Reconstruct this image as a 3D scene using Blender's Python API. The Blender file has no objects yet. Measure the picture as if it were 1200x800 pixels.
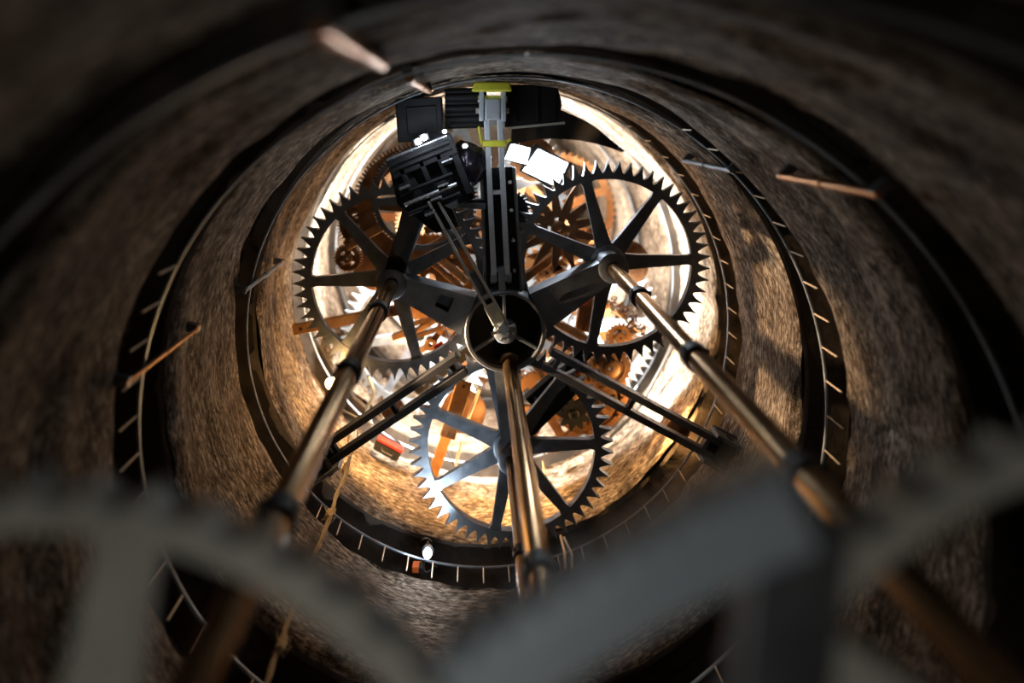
import bpy, bmesh, math, random
import numpy as np
from mathutils import Vector, Matrix
random.seed(7); rng = np.random.default_rng(7)
PI = math.pi
sc = bpy.context.scene
C = sc.collection

# ------------------------------------------------------------------ camera
R = 1.9                       # radius of the shaft
CAM = Vector((-0.249, 1.619, 4.0))
cam = bpy.data.cameras.new('camera'); camo = bpy.data.objects.new('camera', cam); C.objects.link(camo)
camo.location = CAM           # looks straight down the shaft, lens shifted
cam.sensor_width = 36; cam.lens = 18.0
cam.shift_x = 0.0375; cam.shift_y = -0.21875
cam.clip_start = 0.02
cam.dof.use_dof = True; cam.dof.focus_distance = 3.65; cam.dof.aperture_fstop = 0.30
sc.camera = camo
# ------------------------------------------------------------------ world, exposure
w = bpy.data.worlds.new('World'); sc.world = w; w.use_nodes = True
w.node_tree.nodes['Background'].inputs[0].default_value = (0.02, 0.022, 0.028, 1)
w.node_tree.nodes['Background'].inputs[1].default_value = 0.15
sc.view_settings.view_transform = 'Standard'; sc.view_settings.look = 'None'
sc.view_settings.gamma = 1; sc.view_settings.exposure = 0.0
sc.view_settings.use_curve_mapping = False

P_BEAM = 800
# light levels (watts) of the lamps that are built further down
WARM = (1.0, 0.56, 0.20); COOL = (0.80, 0.90, 1.0); WHITE = (1.0, 0.93, 0.82)
P_WARM, P_LEDGE, P_DEEP, P_FLOOD, P_LED, P_TOP = 31, 55, 680, 45, 1.7, 8

def W(x, y, z):
    """point of the place that stands at height z below photo coordinate x, y"""
    d = CAM.z - z
    return Vector((CAM.x + (x - 555) * d / 600, CAM.y - (y - 137.5) * d / 600, z))
def S(px, z): return px * (CAM.z - z) / 600

# ------------------------------------------------------------------ materials
def mat(name, col, metallic=0.0, rough=0.5, col2=None, scale=8.0, bump=0.0, stretch=(1, 1, 1), detail=6, coord='Object', bscale=None, spec=0.5, emit=None, estr=0, ramp=(0.35, 0.65)):
    m = bpy.data.materials.new(name); m.use_nodes = True
    nt = m.node_tree; b = nt.nodes['Principled BSDF']
    b.inputs['Base Color'].default_value = (*col, 1); b.inputs['Metallic'].default_value = metallic
    b.inputs['Roughness'].default_value = rough; b.inputs['Specular IOR Level'].default_value = spec
    if emit:
        b.inputs['Emission Color'].default_value = (*emit, 1); b.inputs['Emission Strength'].default_value = estr
    if col2 or bump:
        tc = nt.nodes.new('ShaderNodeTexCoord'); mp = nt.nodes.new('ShaderNodeMapping')
        mp.inputs['Scale'].default_value = stretch
        nt.links.new(tc.outputs[coord], mp.inputs['Vector'])
        n = nt.nodes.new('ShaderNodeTexNoise'); n.inputs['Scale'].default_value = scale; n.inputs['Detail'].default_value = detail
        n.inputs['Roughness'].default_value = 0.62
        nt.links.new(mp.outputs[0], n.inputs['Vector'])
        if col2:
            r = nt.nodes.new('ShaderNodeValToRGB')
            r.color_ramp.elements[0].position = ramp[0]; r.color_ramp.elements[1].position = ramp[1]
            r.color_ramp.elements[0].color = (*col, 1); r.color_ramp.elements[1].color = (*col2, 1)
            nt.links.new(n.outputs['Fac'], r.inputs[0]); nt.links.new(r.outputs[0], b.inputs['Base Color'])
            mr = nt.nodes.new('ShaderNodeMapRange'); mr.inputs['To Min'].default_value = max(rough - .1, .05); mr.inputs['To Max'].default_value = min(rough + .12, 1)
            nt.links.new(n.outputs['Fac'], mr.inputs[0]); nt.links.new(mr.outputs[0], b.inputs['Roughness'])
        if bump:
            n2 = n
            if bscale:
                n2 = nt.nodes.new('ShaderNodeTexNoise'); n2.inputs['Scale'].default_value = bscale; n2.inputs['Detail'].default_value = 7
                nt.links.new(mp.outputs[0], n2.inputs['Vector'])
            bp = nt.nodes.new('ShaderNodeBump'); bp.inputs['Strength'].default_value = bump; bp.inputs['Distance'].default_value = 0.03
            nt.links.new(n2.outputs['Fac'], bp.inputs['Height']); nt.links.new(bp.outputs[0], b.inputs['Normal'])
    return m

M = {}
def rock_material():
    m = bpy.data.materials.new('sawn_rock'); m.use_nodes = True; nt = m.node_tree; b = nt.nodes['Principled BSDF']
    b.inputs['Roughness'].default_value = 0.8; b.inputs['Specular IOR Level'].default_value = 0.3
    uv = nt.nodes.new('ShaderNodeUVMap')
    def noise(sx, sy, scale, det):
        mp = nt.nodes.new('ShaderNodeMapping'); mp.inputs['Scale'].default_value = (sx, sy, 1)
        n = nt.nodes.new('ShaderNodeTexNoise'); n.inputs['Scale'].default_value = scale; n.inputs['Detail'].default_value = det; n.inputs['Roughness'].default_value = .65
        nt.links.new(uv.outputs[0], mp.inputs[0]); nt.links.new(mp.outputs[0], n.inputs['Vector']); return n
    streak = noise(1.0, 4.2, 15.0, 9); blotch = noise(1.0, 2.6, 2.6, 6); fine = noise(1.0, 3.0, 40.0, 6)
    r = nt.nodes.new('ShaderNodeValToRGB'); e = r.color_ramp.elements
    e[0].position = .39; e[0].color = (.065, .046, .033, 1); e[1].position = .63; e[1].color = (.52, .45, .38, 1)
    x = e.new(.49); x.color = (.20, .15, .105, 1)
    nt.links.new(streak.outputs['Fac'], r.inputs[0])
    r2 = nt.nodes.new('ShaderNodeValToRGB'); r2.color_ramp.elements[0].position = .36; r2.color_ramp.elements[0].color = (.22, .16, .12, 1)
    r2.color_ramp.elements[1].position = .62; r2.color_ramp.elements[1].color = (1.1, 1.08, 1.06, 1)
    nt.links.new(blotch.outputs['Fac'], r2.inputs[0])
    mx = nt.nodes.new('ShaderNodeMix'); mx.data_type = 'RGBA'; mx.blend_type = 'MULTIPLY'; mx.inputs['Factor'].default_value = .85
    nt.links.new(r.outputs[0], mx.inputs['A']); nt.links.new(r2.outputs[0], mx.inputs['B'])
    # thin dark cracks that run along the sawn bands
    crack = noise(1.0, 2.8, 1.5, 7)
    sb_ = nt.nodes.new('ShaderNodeMath'); sb_.operation = 'SUBTRACT'; sb_.inputs[1].default_value = .5; nt.links.new(crack.outputs['Fac'], sb_.inputs[0])
    ab_ = nt.nodes.new('ShaderNodeMath'); ab_.operation = 'ABSOLUTE'; nt.links.new(sb_.outputs[0], ab_.inputs[0])
    cr_ = nt.nodes.new('ShaderNodeMapRange'); cr_.inputs['From Min'].default_value = .002; cr_.inputs['From Max'].default_value = .014; cr_.inputs['To Min'].default_value = .12; cr_.inputs['To Max'].default_value = 1
    nt.links.new(ab_.outputs[0], cr_.inputs[0])
    mc = nt.nodes.new('ShaderNodeMix'); mc.data_type = 'RGBA'; mc.blend_type = 'MULTIPLY'; mc.inputs['Factor'].default_value = .9
    nt.links.new(mx.outputs['Result'], mc.inputs['A']); nt.links.new(cr_.outputs[0], mc.inputs['B']); nt.links.new(mc.outputs['Result'], b.inputs['Base Color'])
    ad = nt.nodes.new('ShaderNodeMath'); ad.operation = 'MULTIPLY_ADD'; ad.inputs[1].default_value = .3
    nt.links.new(fine.outputs['Fac'], ad.inputs[0]); nt.links.new(streak.outputs['Fac'], ad.inputs[2])
    bp = nt.nodes.new('ShaderNodeBump'); bp.inputs['Strength'].default_value = .9; bp.inputs['Distance'].default_value = .035
    a2 = nt.nodes.new('ShaderNodeMath'); a2.operation = 'MULTIPLY_ADD'; a2.inputs[1].default_value = 1.6; nt.links.new(blotch.outputs['Fac'], a2.inputs[0]); nt.links.new(ad.outputs[0], a2.inputs[2]); nt.links.new(a2.outputs[0], bp.inputs['Height']); nt.links.new(bp.outputs[0], b.inputs['Normal'])
    return m
M['rock'] = rock_material()
M['pale_rock'] = mat('pale_ledge', (.10, .08, .06), 0, .85, (.22, .18, .15), 5, .4)
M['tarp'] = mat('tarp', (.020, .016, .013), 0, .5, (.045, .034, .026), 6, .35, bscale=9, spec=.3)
M['steel'] = mat('dark_steel', (.12, .13, .145), .75, .42, (.20, .21, .23), 9, .06, bscale=60)
M['blue_steel'] = mat('blue_steel', (.20, .23, .27), .7, .38, (.30, .34, .39), 9, .05, bscale=60)  # bluer, paler copy of the dark steel; puts cool light into the lowest gear
M['grey_steel'] = mat('grey_steel', (.46, .46, .41), .2, .45, (.58, .58, .52), 6, .05)  # on the near gears: paler, duller metal in place of stronger light
M['lit_blue'] = mat('lit_blue_grey', (.36, .43, .50), .2, .42, (.46, .53, .60), 6, .05)  # near lever: blue-grey base made paler in place of stronger light
M['copper'] = mat('copper', (.42, .20, .09), .85, .35, (.55, .28, .13), 9)
M['black'] = mat('black_coating', (.008, .008, .009), .0, .6, (.014, .014, .016), 6, spec=.22)
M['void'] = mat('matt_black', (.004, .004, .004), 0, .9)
M['pale_steel'] = mat('pale_steel', (.50, .55, .62), .35, .4, (.62, .67, .74), 8)
M['chrome'] = mat('bright_steel', (.62, .66, .72), .9, .26, (.74, .78, .82), 12)
M['bronze'] = mat('bronze', (.15, .068, .025), .72, .46, (.27, .13, .05), 12, .06, bscale=50)
M['dark_bronze'] = mat('dark_bronze', (.09, .042, .018), .65, .52, (.17, .082, .034), 12, .06)
M['rod'] = mat('rod_metal', (.26, .165, .085), .95, .22, (.34, .22, .115), 5)
M['rust'] = mat('rusty_plate', (.30, .13, .04), .25, .65, (.42, .2, .06), 14, .15)
M['yellow'] = mat('yellow_strap', (.62, .60, .03), 0, .6, (.7, .68, .06), 20, .1)
M['rope'] = mat('rope', (.50, .36, .20), 0, .9, (.62, .46, .28), 40, .5, stretch=(1, 1, .5))
M['red'] = mat('red_paint', (.55, .03, .02), 0, .4); M['orange'] = mat('orange_plastic', (.75, .16, .03), 0, .5)
M['cream'] = mat('cream_wood', (.68, .52, .36), 0, .6, (.78, .62, .45), 10)
M['rubber'] = mat('rubber', (.015, .015, .015), 0, .6)
M['floor'] = mat('concrete', (.35, .33, .3), 0, .85, (.5, .48, .44), 3, .2)
M['lens_cool'] = mat('led_lens_cool', (1, 1, 1), 0, .3, emit=(.82, .92, 1), estr=30)
M['lens_flood'] = mat('flood_lens', (1, 1, 1), 0, .3, emit=(.86, .93, 1), estr=14)
M['lens_warm'] = mat('bulb_warm', (1, .9, .7), 0, .3, emit=(1, .66, .28), estr=40)
M['lens_white'] = mat('bulb_white', (1, 1, 1), 0, .3, emit=(1, .94, .84), estr=30)

# ------------------------------------------------------------------ mesh helpers
class MB:
    def __init__(s): s.v = []; s.f = []
    def add(s, vs, fs):
        o = len(s.v); s.v += [tuple(p) for p in vs]; s.f += [tuple(i + o for i in f) for f in fs]; return s
    def box(s, c, d, rz=0, mtx=None):
        hx, hy, hz = d[0] / 2, d[1] / 2, d[2] / 2; c = Vector(c)
        m = mtx if mtx is not None else Matrix.Rotation(rz, 3, 'Z')
        vs = [m @ Vector((x * hx, y * hy, z * hz)) + c for z in (-1, 1) for y in (-1, 1) for x in (-1, 1)]
        return s.add(vs, [(0, 2, 3, 1), (4, 5, 7, 6), (0, 1, 5, 4), (2, 6, 7, 3), (0, 4, 6, 2), (1, 3, 7, 5)])
    def bar(s, a, b, wd, ht):
        """rectangular bar from a to b: wd across (horizontal), ht the other way"""
        a = Vector(a); b = Vector(b); d = (b - a); L = d.length; d.normalize()
        up = Vector((0, 0, 1)) if abs(d.z) < .9 else Vector((0, 1, 0))
        y = up.cross(d).normalized(); z = d.cross(y)
        return s.box((a + b) / 2, (L, wd, ht), mtx=Matrix((d, y, z)).transposed())
    def cyl(s, a, b, r, n=16, r2=None, cap=True):
        a = Vector(a); b = Vector(b); d = (b - a).normalized(); r2 = r if r2 is None else r2
        x = d.orthogonal().normalized(); y = d.cross(x)
        vs = [];
        for p, rr in ((a, r), (b, r2)):
            vs += [p + (x * math.cos(2 * PI * i / n) + y * math.sin(2 * PI * i / n)) * rr for i in range(n)]
        fs = [(i, (i + 1) % n, n + (i + 1) % n, n + i) for i in range(n)]
        if cap: fs += [tuple(range(n))[::-1], tuple(range(n, 2 * n))]
        return s.add(vs, fs)
    def lathe(s, prof, n=32, c=(0, 0, 0), closed=False):
        k = len(prof); c = Vector(c); vs = []
        for i in range(n):
            a = 2 * PI * i / n
            vs += [(c.x + r * math.cos(a), c.y + r * math.sin(a), c.z + z) for r, z in prof]
        fs = []
        for i in range(n):
            j = (i + 1) % n
            for q in range(k if closed else k - 1):
                q2 = (q + 1) % k
                fs.append((i * k + q, j * k + q, j * k + q2, i * k + q2))
        return s.add(vs, fs)
    def ring(s, outer, inner, z0, z1):
        """flat ring between two closed 2d outlines with the same number of points"""
        n = len(outer)
        vs = [(p[0], p[1], z) for z in (z0, z1) for o in (outer, inner) for p in o]
        fs = []
        for i in range(n):
            j = (i + 1) % n
            fs += [(2 * n + i, 2 * n + j, 3 * n + j, 3 * n + i), (i, n + i, n + j, j), (i, j, 2 * n + j, 2 * n + i), (n + i, 3 * n + i, 3 * n + j, n + j)]
        return s.add(vs, fs)
    def prism(s, poly, z0, z1):
        n = len(poly)
        vs = [(p[0], p[1], z) for z in (z0, z1) for p in poly]
        fs = [tuple(range(n))[::-1], tuple(range(n, 2 * n))] + [(i, (i + 1) % n, n + (i + 1) % n, n + i) for i in range(n)]
        return s.add(vs, fs)
    def tube(s, path, r, n=8, closed=False):
        P = [Vector(p) for p in path]; k = len(P); vs = []
        ref = Vector((.13, .31, .94)).normalized()
        for i, p in enumerate(P):
            t = (P[min(i + 1, k - 1)] - P[max(i - 1, 0)]).normalized()
            x = (ref - t * ref.dot(t)).normalized(); y = t.cross(x)
            rr = r[i] if isinstance(r, (list, tuple)) else r
            vs += [p + (x * math.cos(2 * PI * q / n) + y * math.sin(2 * PI * q / n)) * rr for q in range(n)]
        fs = [(i * n + q, i * n + (q + 1) % n, (i + 1) * n + (q + 1) % n, (i + 1) * n + q) for i in range(k - 1) for q in range(n)]
        fs += [tuple(range(n))[::-1], tuple(range((k - 1) * n, k * n))]
        return s.add(vs, fs)
    def build(s, name, m, parent=None, smooth=False, bevel=0, loc=None, rz=0):
        me = bpy.data.meshes.new(name); me.from_pydata(s.v, [], s.f); me.update()
        bm = bmesh.new(); bm.from_mesh(me); bmesh.ops.recalc_face_normals(bm, faces=bm.faces); bm.to_mesh(me); bm.free()
        me.materials.append(M[m] if isinstance(m, str) else m)
        if smooth:
            me.polygons.foreach_set('use_smooth', [True] * len(me.polygons))
            try: me.set_sharp_from_angle(angle=math.radians(40))
            except Exception: pass
        o = bpy.data.objects.new(name, me); C.objects.link(o); o.parent = parent
        if loc is not None: o.location = loc
        o.rotation_euler.z = rz
        if bevel:
            b = o.modifiers.new('bevel', 'BEVEL'); b.width = bevel; b.segments = 2; b.limit_method = 'ANGLE'
        return o
def tag(o, label, cat, group=None):
    o['label'] = label; o['category'] = cat
    if group: o['group'] = group
    return o
def thing(name, label, cat, loc=(0, 0, 0), rz=0, group=None):
    o = bpy.data.objects.new(name, None); C.objects.link(o); o.location = loc; o.rotation_euler.z = rz; o.empty_display_size = .05
    return tag(o, label, cat, group)
def copy_tree(o, parent=None):
    c = o.copy(); C.objects.link(c); c.parent = parent
    for ch in list(o.children): copy_tree(ch, c)
    return c
def pol(r, a): return (r * math.cos(a), r * math.sin(a))

# ------------------------------------------------------------------ the shaft: one helical slot sawn into round rock
PITCH = 1.194
def zF(ph): return 0.60 - 0.19 * ph          # ledge edge (floor of the slot)
def zN(ph): return 1.00 - 0.19 * ph          # underside of the rock above the slot
def vnoise(u, v, seed):
    r = np.random.default_rng(seed); G = r.random((256, 256))
    iu = np.floor(u).astype(int); iv = np.floor(v).astype(int); fu = u - iu; fv = v - iv
    fu = fu * fu * (3 - 2 * fu); fv = fv * fv * (3 - 2 * fv)
    g = lambda a, b: G[a % 256, b % 256]
    return (g(iu, iv) * (1 - fu) + g(iu + 1, iv) * fu) * (1 - fv) + (g(iu, iv + 1) * (1 - fu) + g(iu + 1, iv + 1) * fu) * fv - .5
def grid_object(name, X, Y, Z, U, V, m, parent, smooth=True):
    a, b = X.shape
    vs = np.stack([X, Y, Z], -1).reshape(-1, 3)
    idx = np.arange(a * b).reshape(a, b)
    f = np.stack([idx[:-1, :-1], idx[1:, :-1], idx[1:, 1:], idx[:-1, 1:]], -1).reshape(-1, 4)
    me = bpy.data.meshes.new(name); me.from_pydata(vs.tolist(), [], f.tolist()); me.update()
    uvl = me.uv_layers.new(name='UVMap'); uvv = np.stack([U, V], -1).reshape(-1, 2)
    li = np.empty(len(me.loops), dtype=np.int32); me.loops.foreach_get('vertex_index', li)
    uvl.data.foreach_set('uv', uvv[li].ravel().astype(np.float32))
    me.materials.append(M[m])
    if smooth: me.polygons.foreach_set('use_smooth', [True] * len(me.polygons))
    o = bpy.data.objects.new(name, me); C.objects.link(o); o.parent = parent
    return o
wall = bpy.data.objects.new('wall_shaft', None); C.objects.link(wall); wall['kind'] = 'structure'
wall['label'] = 'round rock shaft sawn with one continuous helical slot'
def lip(ph, seed): return .03 * vnoise(ph * 14, ph * 0 + 7.7, seed + 2) + .018 * vnoise(ph * 9, ph * 0 + 3.3, seed) + .02 * vnoise(ph * 2.3, ph * 0, seed + 1)
T0, T1 = -5, 7                                # turns of the helix, from above the camera to the bottom
for t in range(T0, T1):
    seg = 320 if -3 <= t <= 3 else 140
    ph = np.linspace(t * 2 * PI, (t + 1) * 2 * PI, seg + 1)
    rows = 22
    v = np.linspace(0, 1, rows)
    PH, Vv = np.meshgrid(ph, v, indexing='ij')
    top = zF(PH) + lip(PH, 5); bot = zN(PH + 2 * PI) + lip(PH + 2 * PI, 9)
    Zz = top + (bot - top) * Vv
    lz = Zz + .19 * PH                        # height measured along the helix
    dr = .045 * vnoise(PH * 3.7, lz * 8 + t * 3.1, 11) + .07 * vnoise(PH * 1.6, lz * 2.6 + t * 5.7, 12) + .022 * vnoise(PH * 11, lz * 26 + t * 9.1, 13)
    edge = np.minimum(Vv, 1 - Vv) * .79
    dr = dr + .03 * np.clip(1 - edge / .03, 0, 1)
    rr = R + .02 + dr
    rr = np.where((t == t), rr, rr)
    # seam between turns: blend to the mean so neighbouring turns meet
    sb = np.minimum(np.clip((PH - ph[0]) / .08, 0, 1), np.clip((ph[-1] - PH) / .08, 0, 1))
    rr = (R + .02) * (1 - sb) + rr * sb
    grid_object('rock_band', rr * np.cos(PH), rr * np.sin(PH), Zz, PH * R, lz + t * 1.7, 'rock', wall)
    # ledge (floor of the slot above this band) and soffit under the band
    q = np.linspace(0, 1, 5); PHl, Q = np.meshgrid(ph, q, indexing='ij')
    rl = R + .045 + Q * .75
    grid_object('ledge', rl * np.cos(PHl), rl * np.sin(PHl), zF(PHl) + lip(PHl, 5) * (1 - Q), PHl * R, Q * .5 + t, 'pale_rock', wall)
    grid_object('soffit', rl * np.cos(PHl), rl * np.sin(PHl), zN(PHl + 2 * PI) + lip(PHl + 2 * PI, 9) * (1 - Q), PHl * R, Q * .5 + t * 2, 'rock', wall)
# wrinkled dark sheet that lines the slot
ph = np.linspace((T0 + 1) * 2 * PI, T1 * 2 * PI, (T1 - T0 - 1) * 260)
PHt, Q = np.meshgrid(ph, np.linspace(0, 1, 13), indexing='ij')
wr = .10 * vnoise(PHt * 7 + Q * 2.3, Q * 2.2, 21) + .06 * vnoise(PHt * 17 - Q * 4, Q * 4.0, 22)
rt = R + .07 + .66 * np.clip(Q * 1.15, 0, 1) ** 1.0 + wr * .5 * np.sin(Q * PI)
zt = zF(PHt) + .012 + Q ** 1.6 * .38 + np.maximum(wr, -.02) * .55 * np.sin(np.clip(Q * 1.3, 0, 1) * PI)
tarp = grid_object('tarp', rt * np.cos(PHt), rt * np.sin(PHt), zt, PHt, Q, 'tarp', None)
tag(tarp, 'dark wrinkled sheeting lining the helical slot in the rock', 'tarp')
# shaft floor far below
fl = MB(); fl.lathe([(0.01, 0), (R + .6, 0)], 64, (0, 0, -7.6)); flo = fl.build('floor', 'floor'); flo['kind'] = 'structure'; flo['label'] = 'pale concrete floor at the bottom of the shaft'

# steel hoop rail hung on pins below the rock lip
rail = thing('hoop_rail', 'thin steel hoop rail hung on short pins below the helical rock lip', 'rail')
HR = R - .012; DROP = .105
phs = np.linspace(-12.5, 22, 900)
MB().tube([(HR * math.cos(p), HR * math.sin(p), zN(p) - DROP) for p in phs], .0085, 6).build('rail', 'blue_steel', rail, True)
pin_me = None
p = -4.7
while p < 8.4:
    if pin_me is None:
        po = MB().cyl((0, 0, 0), (0, 0, DROP + .03), .0052, 6).build('pin', 'cream', rail); pin_me = po.data
    else:
        po = bpy.data.objects.new('pin', pin_me); C.objects.link(po); po.parent = rail
    po.location = (HR * math.cos(p), HR * math.sin(p), zN(p) - DROP)
    p += math.radians(6.0)
    while 58 < math.degrees(p) % 360 < 150 or 2.6 < p < 3.85: p += math.radians(6.0)

# ------------------------------------------------------------------ gears
def tooth_outline(n, rr, rt, kind='shark', k=10):
    pts = []
    for i in range(n):
        for j in range(k):
            u = j / k; a = 2 * PI * (i + u) / n
            if kind == 'shark':               # pointed tooth, rounded valley
                d = abs(u - .5) * 2           # 0 at tip
                q_ = 1 - min(1, max(0, d - .05) / .95); h = .5 * (1 - math.sqrt(max(0, 1 - q_ * q_))) + .5 * max(0, 1 - d / .85)
                r = rr + (rt - rr) * h
            elif kind == 'square':
                r = rt if .28 < u < .72 else rr
            elif kind == 'star':
                d = abs(u - .5) * 2; r = rr + (rt - rr) * max(0, 1 - d) ** 1.3
            pts.append(pol(r, a))
    return pts
def circ(n, r): return [pol(r, 2 * PI * i / n) for i in range(n)]
def spoke_poly(a, r0, r1, w0, w1):
    c, s_ = math.cos(a), math.sin(a)
    f = lambda r, t: (r * c - t * s_, r * s_ + t * c)
    m = r0 + (r1 - r0) * .25
    return [f(r0, -w0), f(m, -w0 * .62 - w1 * .3), f(r1 - .06 * r1, -w1), f(r1, -w1 * 1.35), f(r1, w1 * 1.35), f(r1 - .06 * r1, w1), f(m, w0 * .62 + w1 * .3), f(r0, w0)]
def gear(name, label, cat, loc, rt, rr, ri, nt, ns, th, m, rz=0, kind='shark', hub=.13, w0=.075, w1=.035, a0=0, bore=.05, group=None, bolts=0, hubm=None, hubh=1.35):
    g = thing(name, label, cat, loc, rz, group)
    k = 14 if kind != 'square' else 4
    if kind == 'square':
        out = []
        for i in range(nt):
            for u, r in ((.0, rr), (.24, rr), (.36, rt), (.64, rt), (.76, rr)):
                out.append(pol(r, 2 * PI * (i + u) / nt))
    else: out = tooth_outline(nt, rr, rt, kind, k)
    MB().ring(out, [((x / math.hypot(x, y)) * ri, (y / math.hypot(x, y)) * ri) for x, y in out], -th / 2, th / 2).build('toothed_rim', m, g)
    for i in range(ns):
        a = a0 + 2 * PI * i / ns
        MB().prism(spoke_poly(a, hub * .6, ri + .004, w0, w1), -th * .42, th * .42).build('spoke', m, g)
    if hub:
        hb = MB().lathe([(bore, -th * hubh / 2), (hub, -th * hubh / 2), (hub, th * hubh / 2), (hub * .86, th * hubh / 2 + .008), (bore, th * hubh / 2 + .008)], 28, closed=True).build('hub', hubm or m, g, True)
    for i in range(bolts):
        a = 2 * PI * i / bolts; c = pol(hub * .72, a)
        MB().cyl((*c, th * hubh / 2 + .004), (*c, th * hubh / 2 + .022), .011, 6).build('bolt', 'chrome', hb)
    return g

pL = W(463, 325, 0); pR = W(712, 307, 0); pB = W(599, 522, 0)
TIP, ROOT, RIN = .798, .702, .65
big = []
specs = [('dark steel seven-spoke gear with shark-fin teeth, left of the black drum', pL, math.radians(131), 'steel'),
         ('dark steel seven-spoke gear with shark-fin teeth, right of the black drum', pR, math.radians(2), 'steel'),
         ('blue-lit steel seven-spoke gear with shark-fin teeth, lowest of the trio', pB, math.radians(2), 'blue_steel')]
for lab, loc, a, m in specs:
    big.append(gear('spoked_gear', lab, 'gear', loc, TIP, ROOT, RIN, 54, 7, .045, m, a0=a, hub=.14, w0=.07, w1=.036, bolts=8, group='large spoked gears on the drive rods', hubm='blue_steel'))
zn = 3.26
near = gear('spoked_gear', '', 'gear', (0, 0, 9), .728, ROOT, RIN + .018, 54, 7, .045, 'grey_steel', a0=0, hub=.15, w0=.08, w1=.038, bolts=8, group='large spoked gears on the drive rods')
g = near; g.location = (pL.x, pL.y, zn); g['label'] = 'blurred grey spoked gear closest to the camera at lower left'
g.rotation_euler.z = math.radians(28.2)
g2 = copy_tree(near); g2.location = (pR.x - .06, pR.y, zn + .02); g2['label'] = 'blurred grey spoked gear closest to the camera at lower right'
g2.rotation_euler.z = math.radians(143 - 102.9)
# lower trio, half a step round the axis
AX = (-.002, -.05)
for i, (a, z, lab) in enumerate(((93.5, -1.15, 'steel spoked gear deep below the upright strut'), (213.5, -1.15, 'steel spoked gear deep below the lower left double strut'), (333.5, -1.15, 'steel spoked gear deep below the lower right double strut'))):
    c = copy_tree(big[2]); q = pol(.94, math.radians(a)); c.location = (AX[0] + q[0], AX[1] + q[1], z); c.rotation_euler.z = .35 * i + .2; c['label'] = lab

# drive rods (upright, parallel to the shaft)
def rod(label, x, y, r, z0, z1, collars, m='rod'):
    t = thing('drive_rod', label, 'rod', (x, y, z0), group='upright drive rods')
    prof = []
    zs = [z0] + [c for c in collars if z0 < c < z1] + [z1]
    for i in range(len(zs) - 1):
        ra = r * (1 + .02 * i)
        MB().cyl((0, 0, zs[i] - z0), (0, 0, zs[i + 1] - z0), ra, 40).build('tube', m, t, True)
    for c in collars:
        co = MB().lathe([(r, -.03), (r * 1.30, -.026), (r * 1.30, .026), (r, .03)], 32, (0, 0, c - z0)).build('collar', 'rubber', t, True)
        for s_ in (0, 1, 2):
            a = s_ * 2 * PI / 3 + .4
            MB().cyl((r * 1.15 * math.cos(a), r * 1.15 * math.sin(a), c - z0), (r * 1.5 * math.cos(a), r * 1.5 * math.sin(a), c - z0), .011, 8).build('clamp_screw', 'rubber', co)
    return t
rod('bronze-sheened drive rod rising from the left gear', pL.x, pL.y, .050, -.1, 6.4, (.70, 1.50, 2.4, 3.45))
rod('gold-edged drive rod rising from the right gear', pR.x, pR.y, .050, -.15, 6.4, (.78, 1.58, 2.38, 3.5))
pC = W(597, 425, .12)
rod('thick bronze drive rod rising out of the black drum', pC.x, pC.y, .055, .05, 6.4, (1.9,))
rod('slim brass drive rod rising from the lowest gear', pB.x - .015, pB.y, .038, -.05, 6.4, (.09, 1.0, 2.0))

# ------------------------------------------------------------------ frame: drum, arms, double struts
D0 = W(592, 388, .17); D0.z = 0; RD = .308
dr = thing('drum', 'open black drum with three-spoke cover at the centre of the frame', 'drum', D0)
MB().lathe([(RD - .035, .035), (RD, .035), (RD, .17), (RD - .012, .185), (RD - .03, .185), (RD - .035, .16)], 64, closed=True).build('shell', 'steel', dr, True)
MB().lathe([(.001, .035), (RD - .034, .035), (RD - .034, .155), (RD - .040, .155), (RD - .040, .045), (.001, .045)], 64).build('shade_lining', 'void', dr, True)  # drum is shallow; near-black floor stands in for deep shade inside
for a in (92, 213, 331):
    a = math.radians(a); MB().bar((*pol(.07, a), .155), (*pol(RD - .03, a), .155), .024, .03).build('rib', 'blue_steel', dr, bevel=.004)
dh = MB().lathe([(.001, .13), (.088, .13), (.088, .185), (.078, .192), (.03, .192), (.028, .21), (.001, .21)], 32).build('hub', 'blue_steel', dr, True)
for i in range(6):
    c = pol(.058, i * PI / 3); MB().cyl((*c, .19), (*c, .205), .010, 6).build('bolt', 'chrome', dh)
cl = pC - D0
MB().lathe([(.056, .0), (.085, .0), (.085, .03), (.075, .036), (.056, .036)], 28, (cl.x, cl.y, .10), closed=True).build('rod_bearing', 'rod', dr, True)

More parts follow.
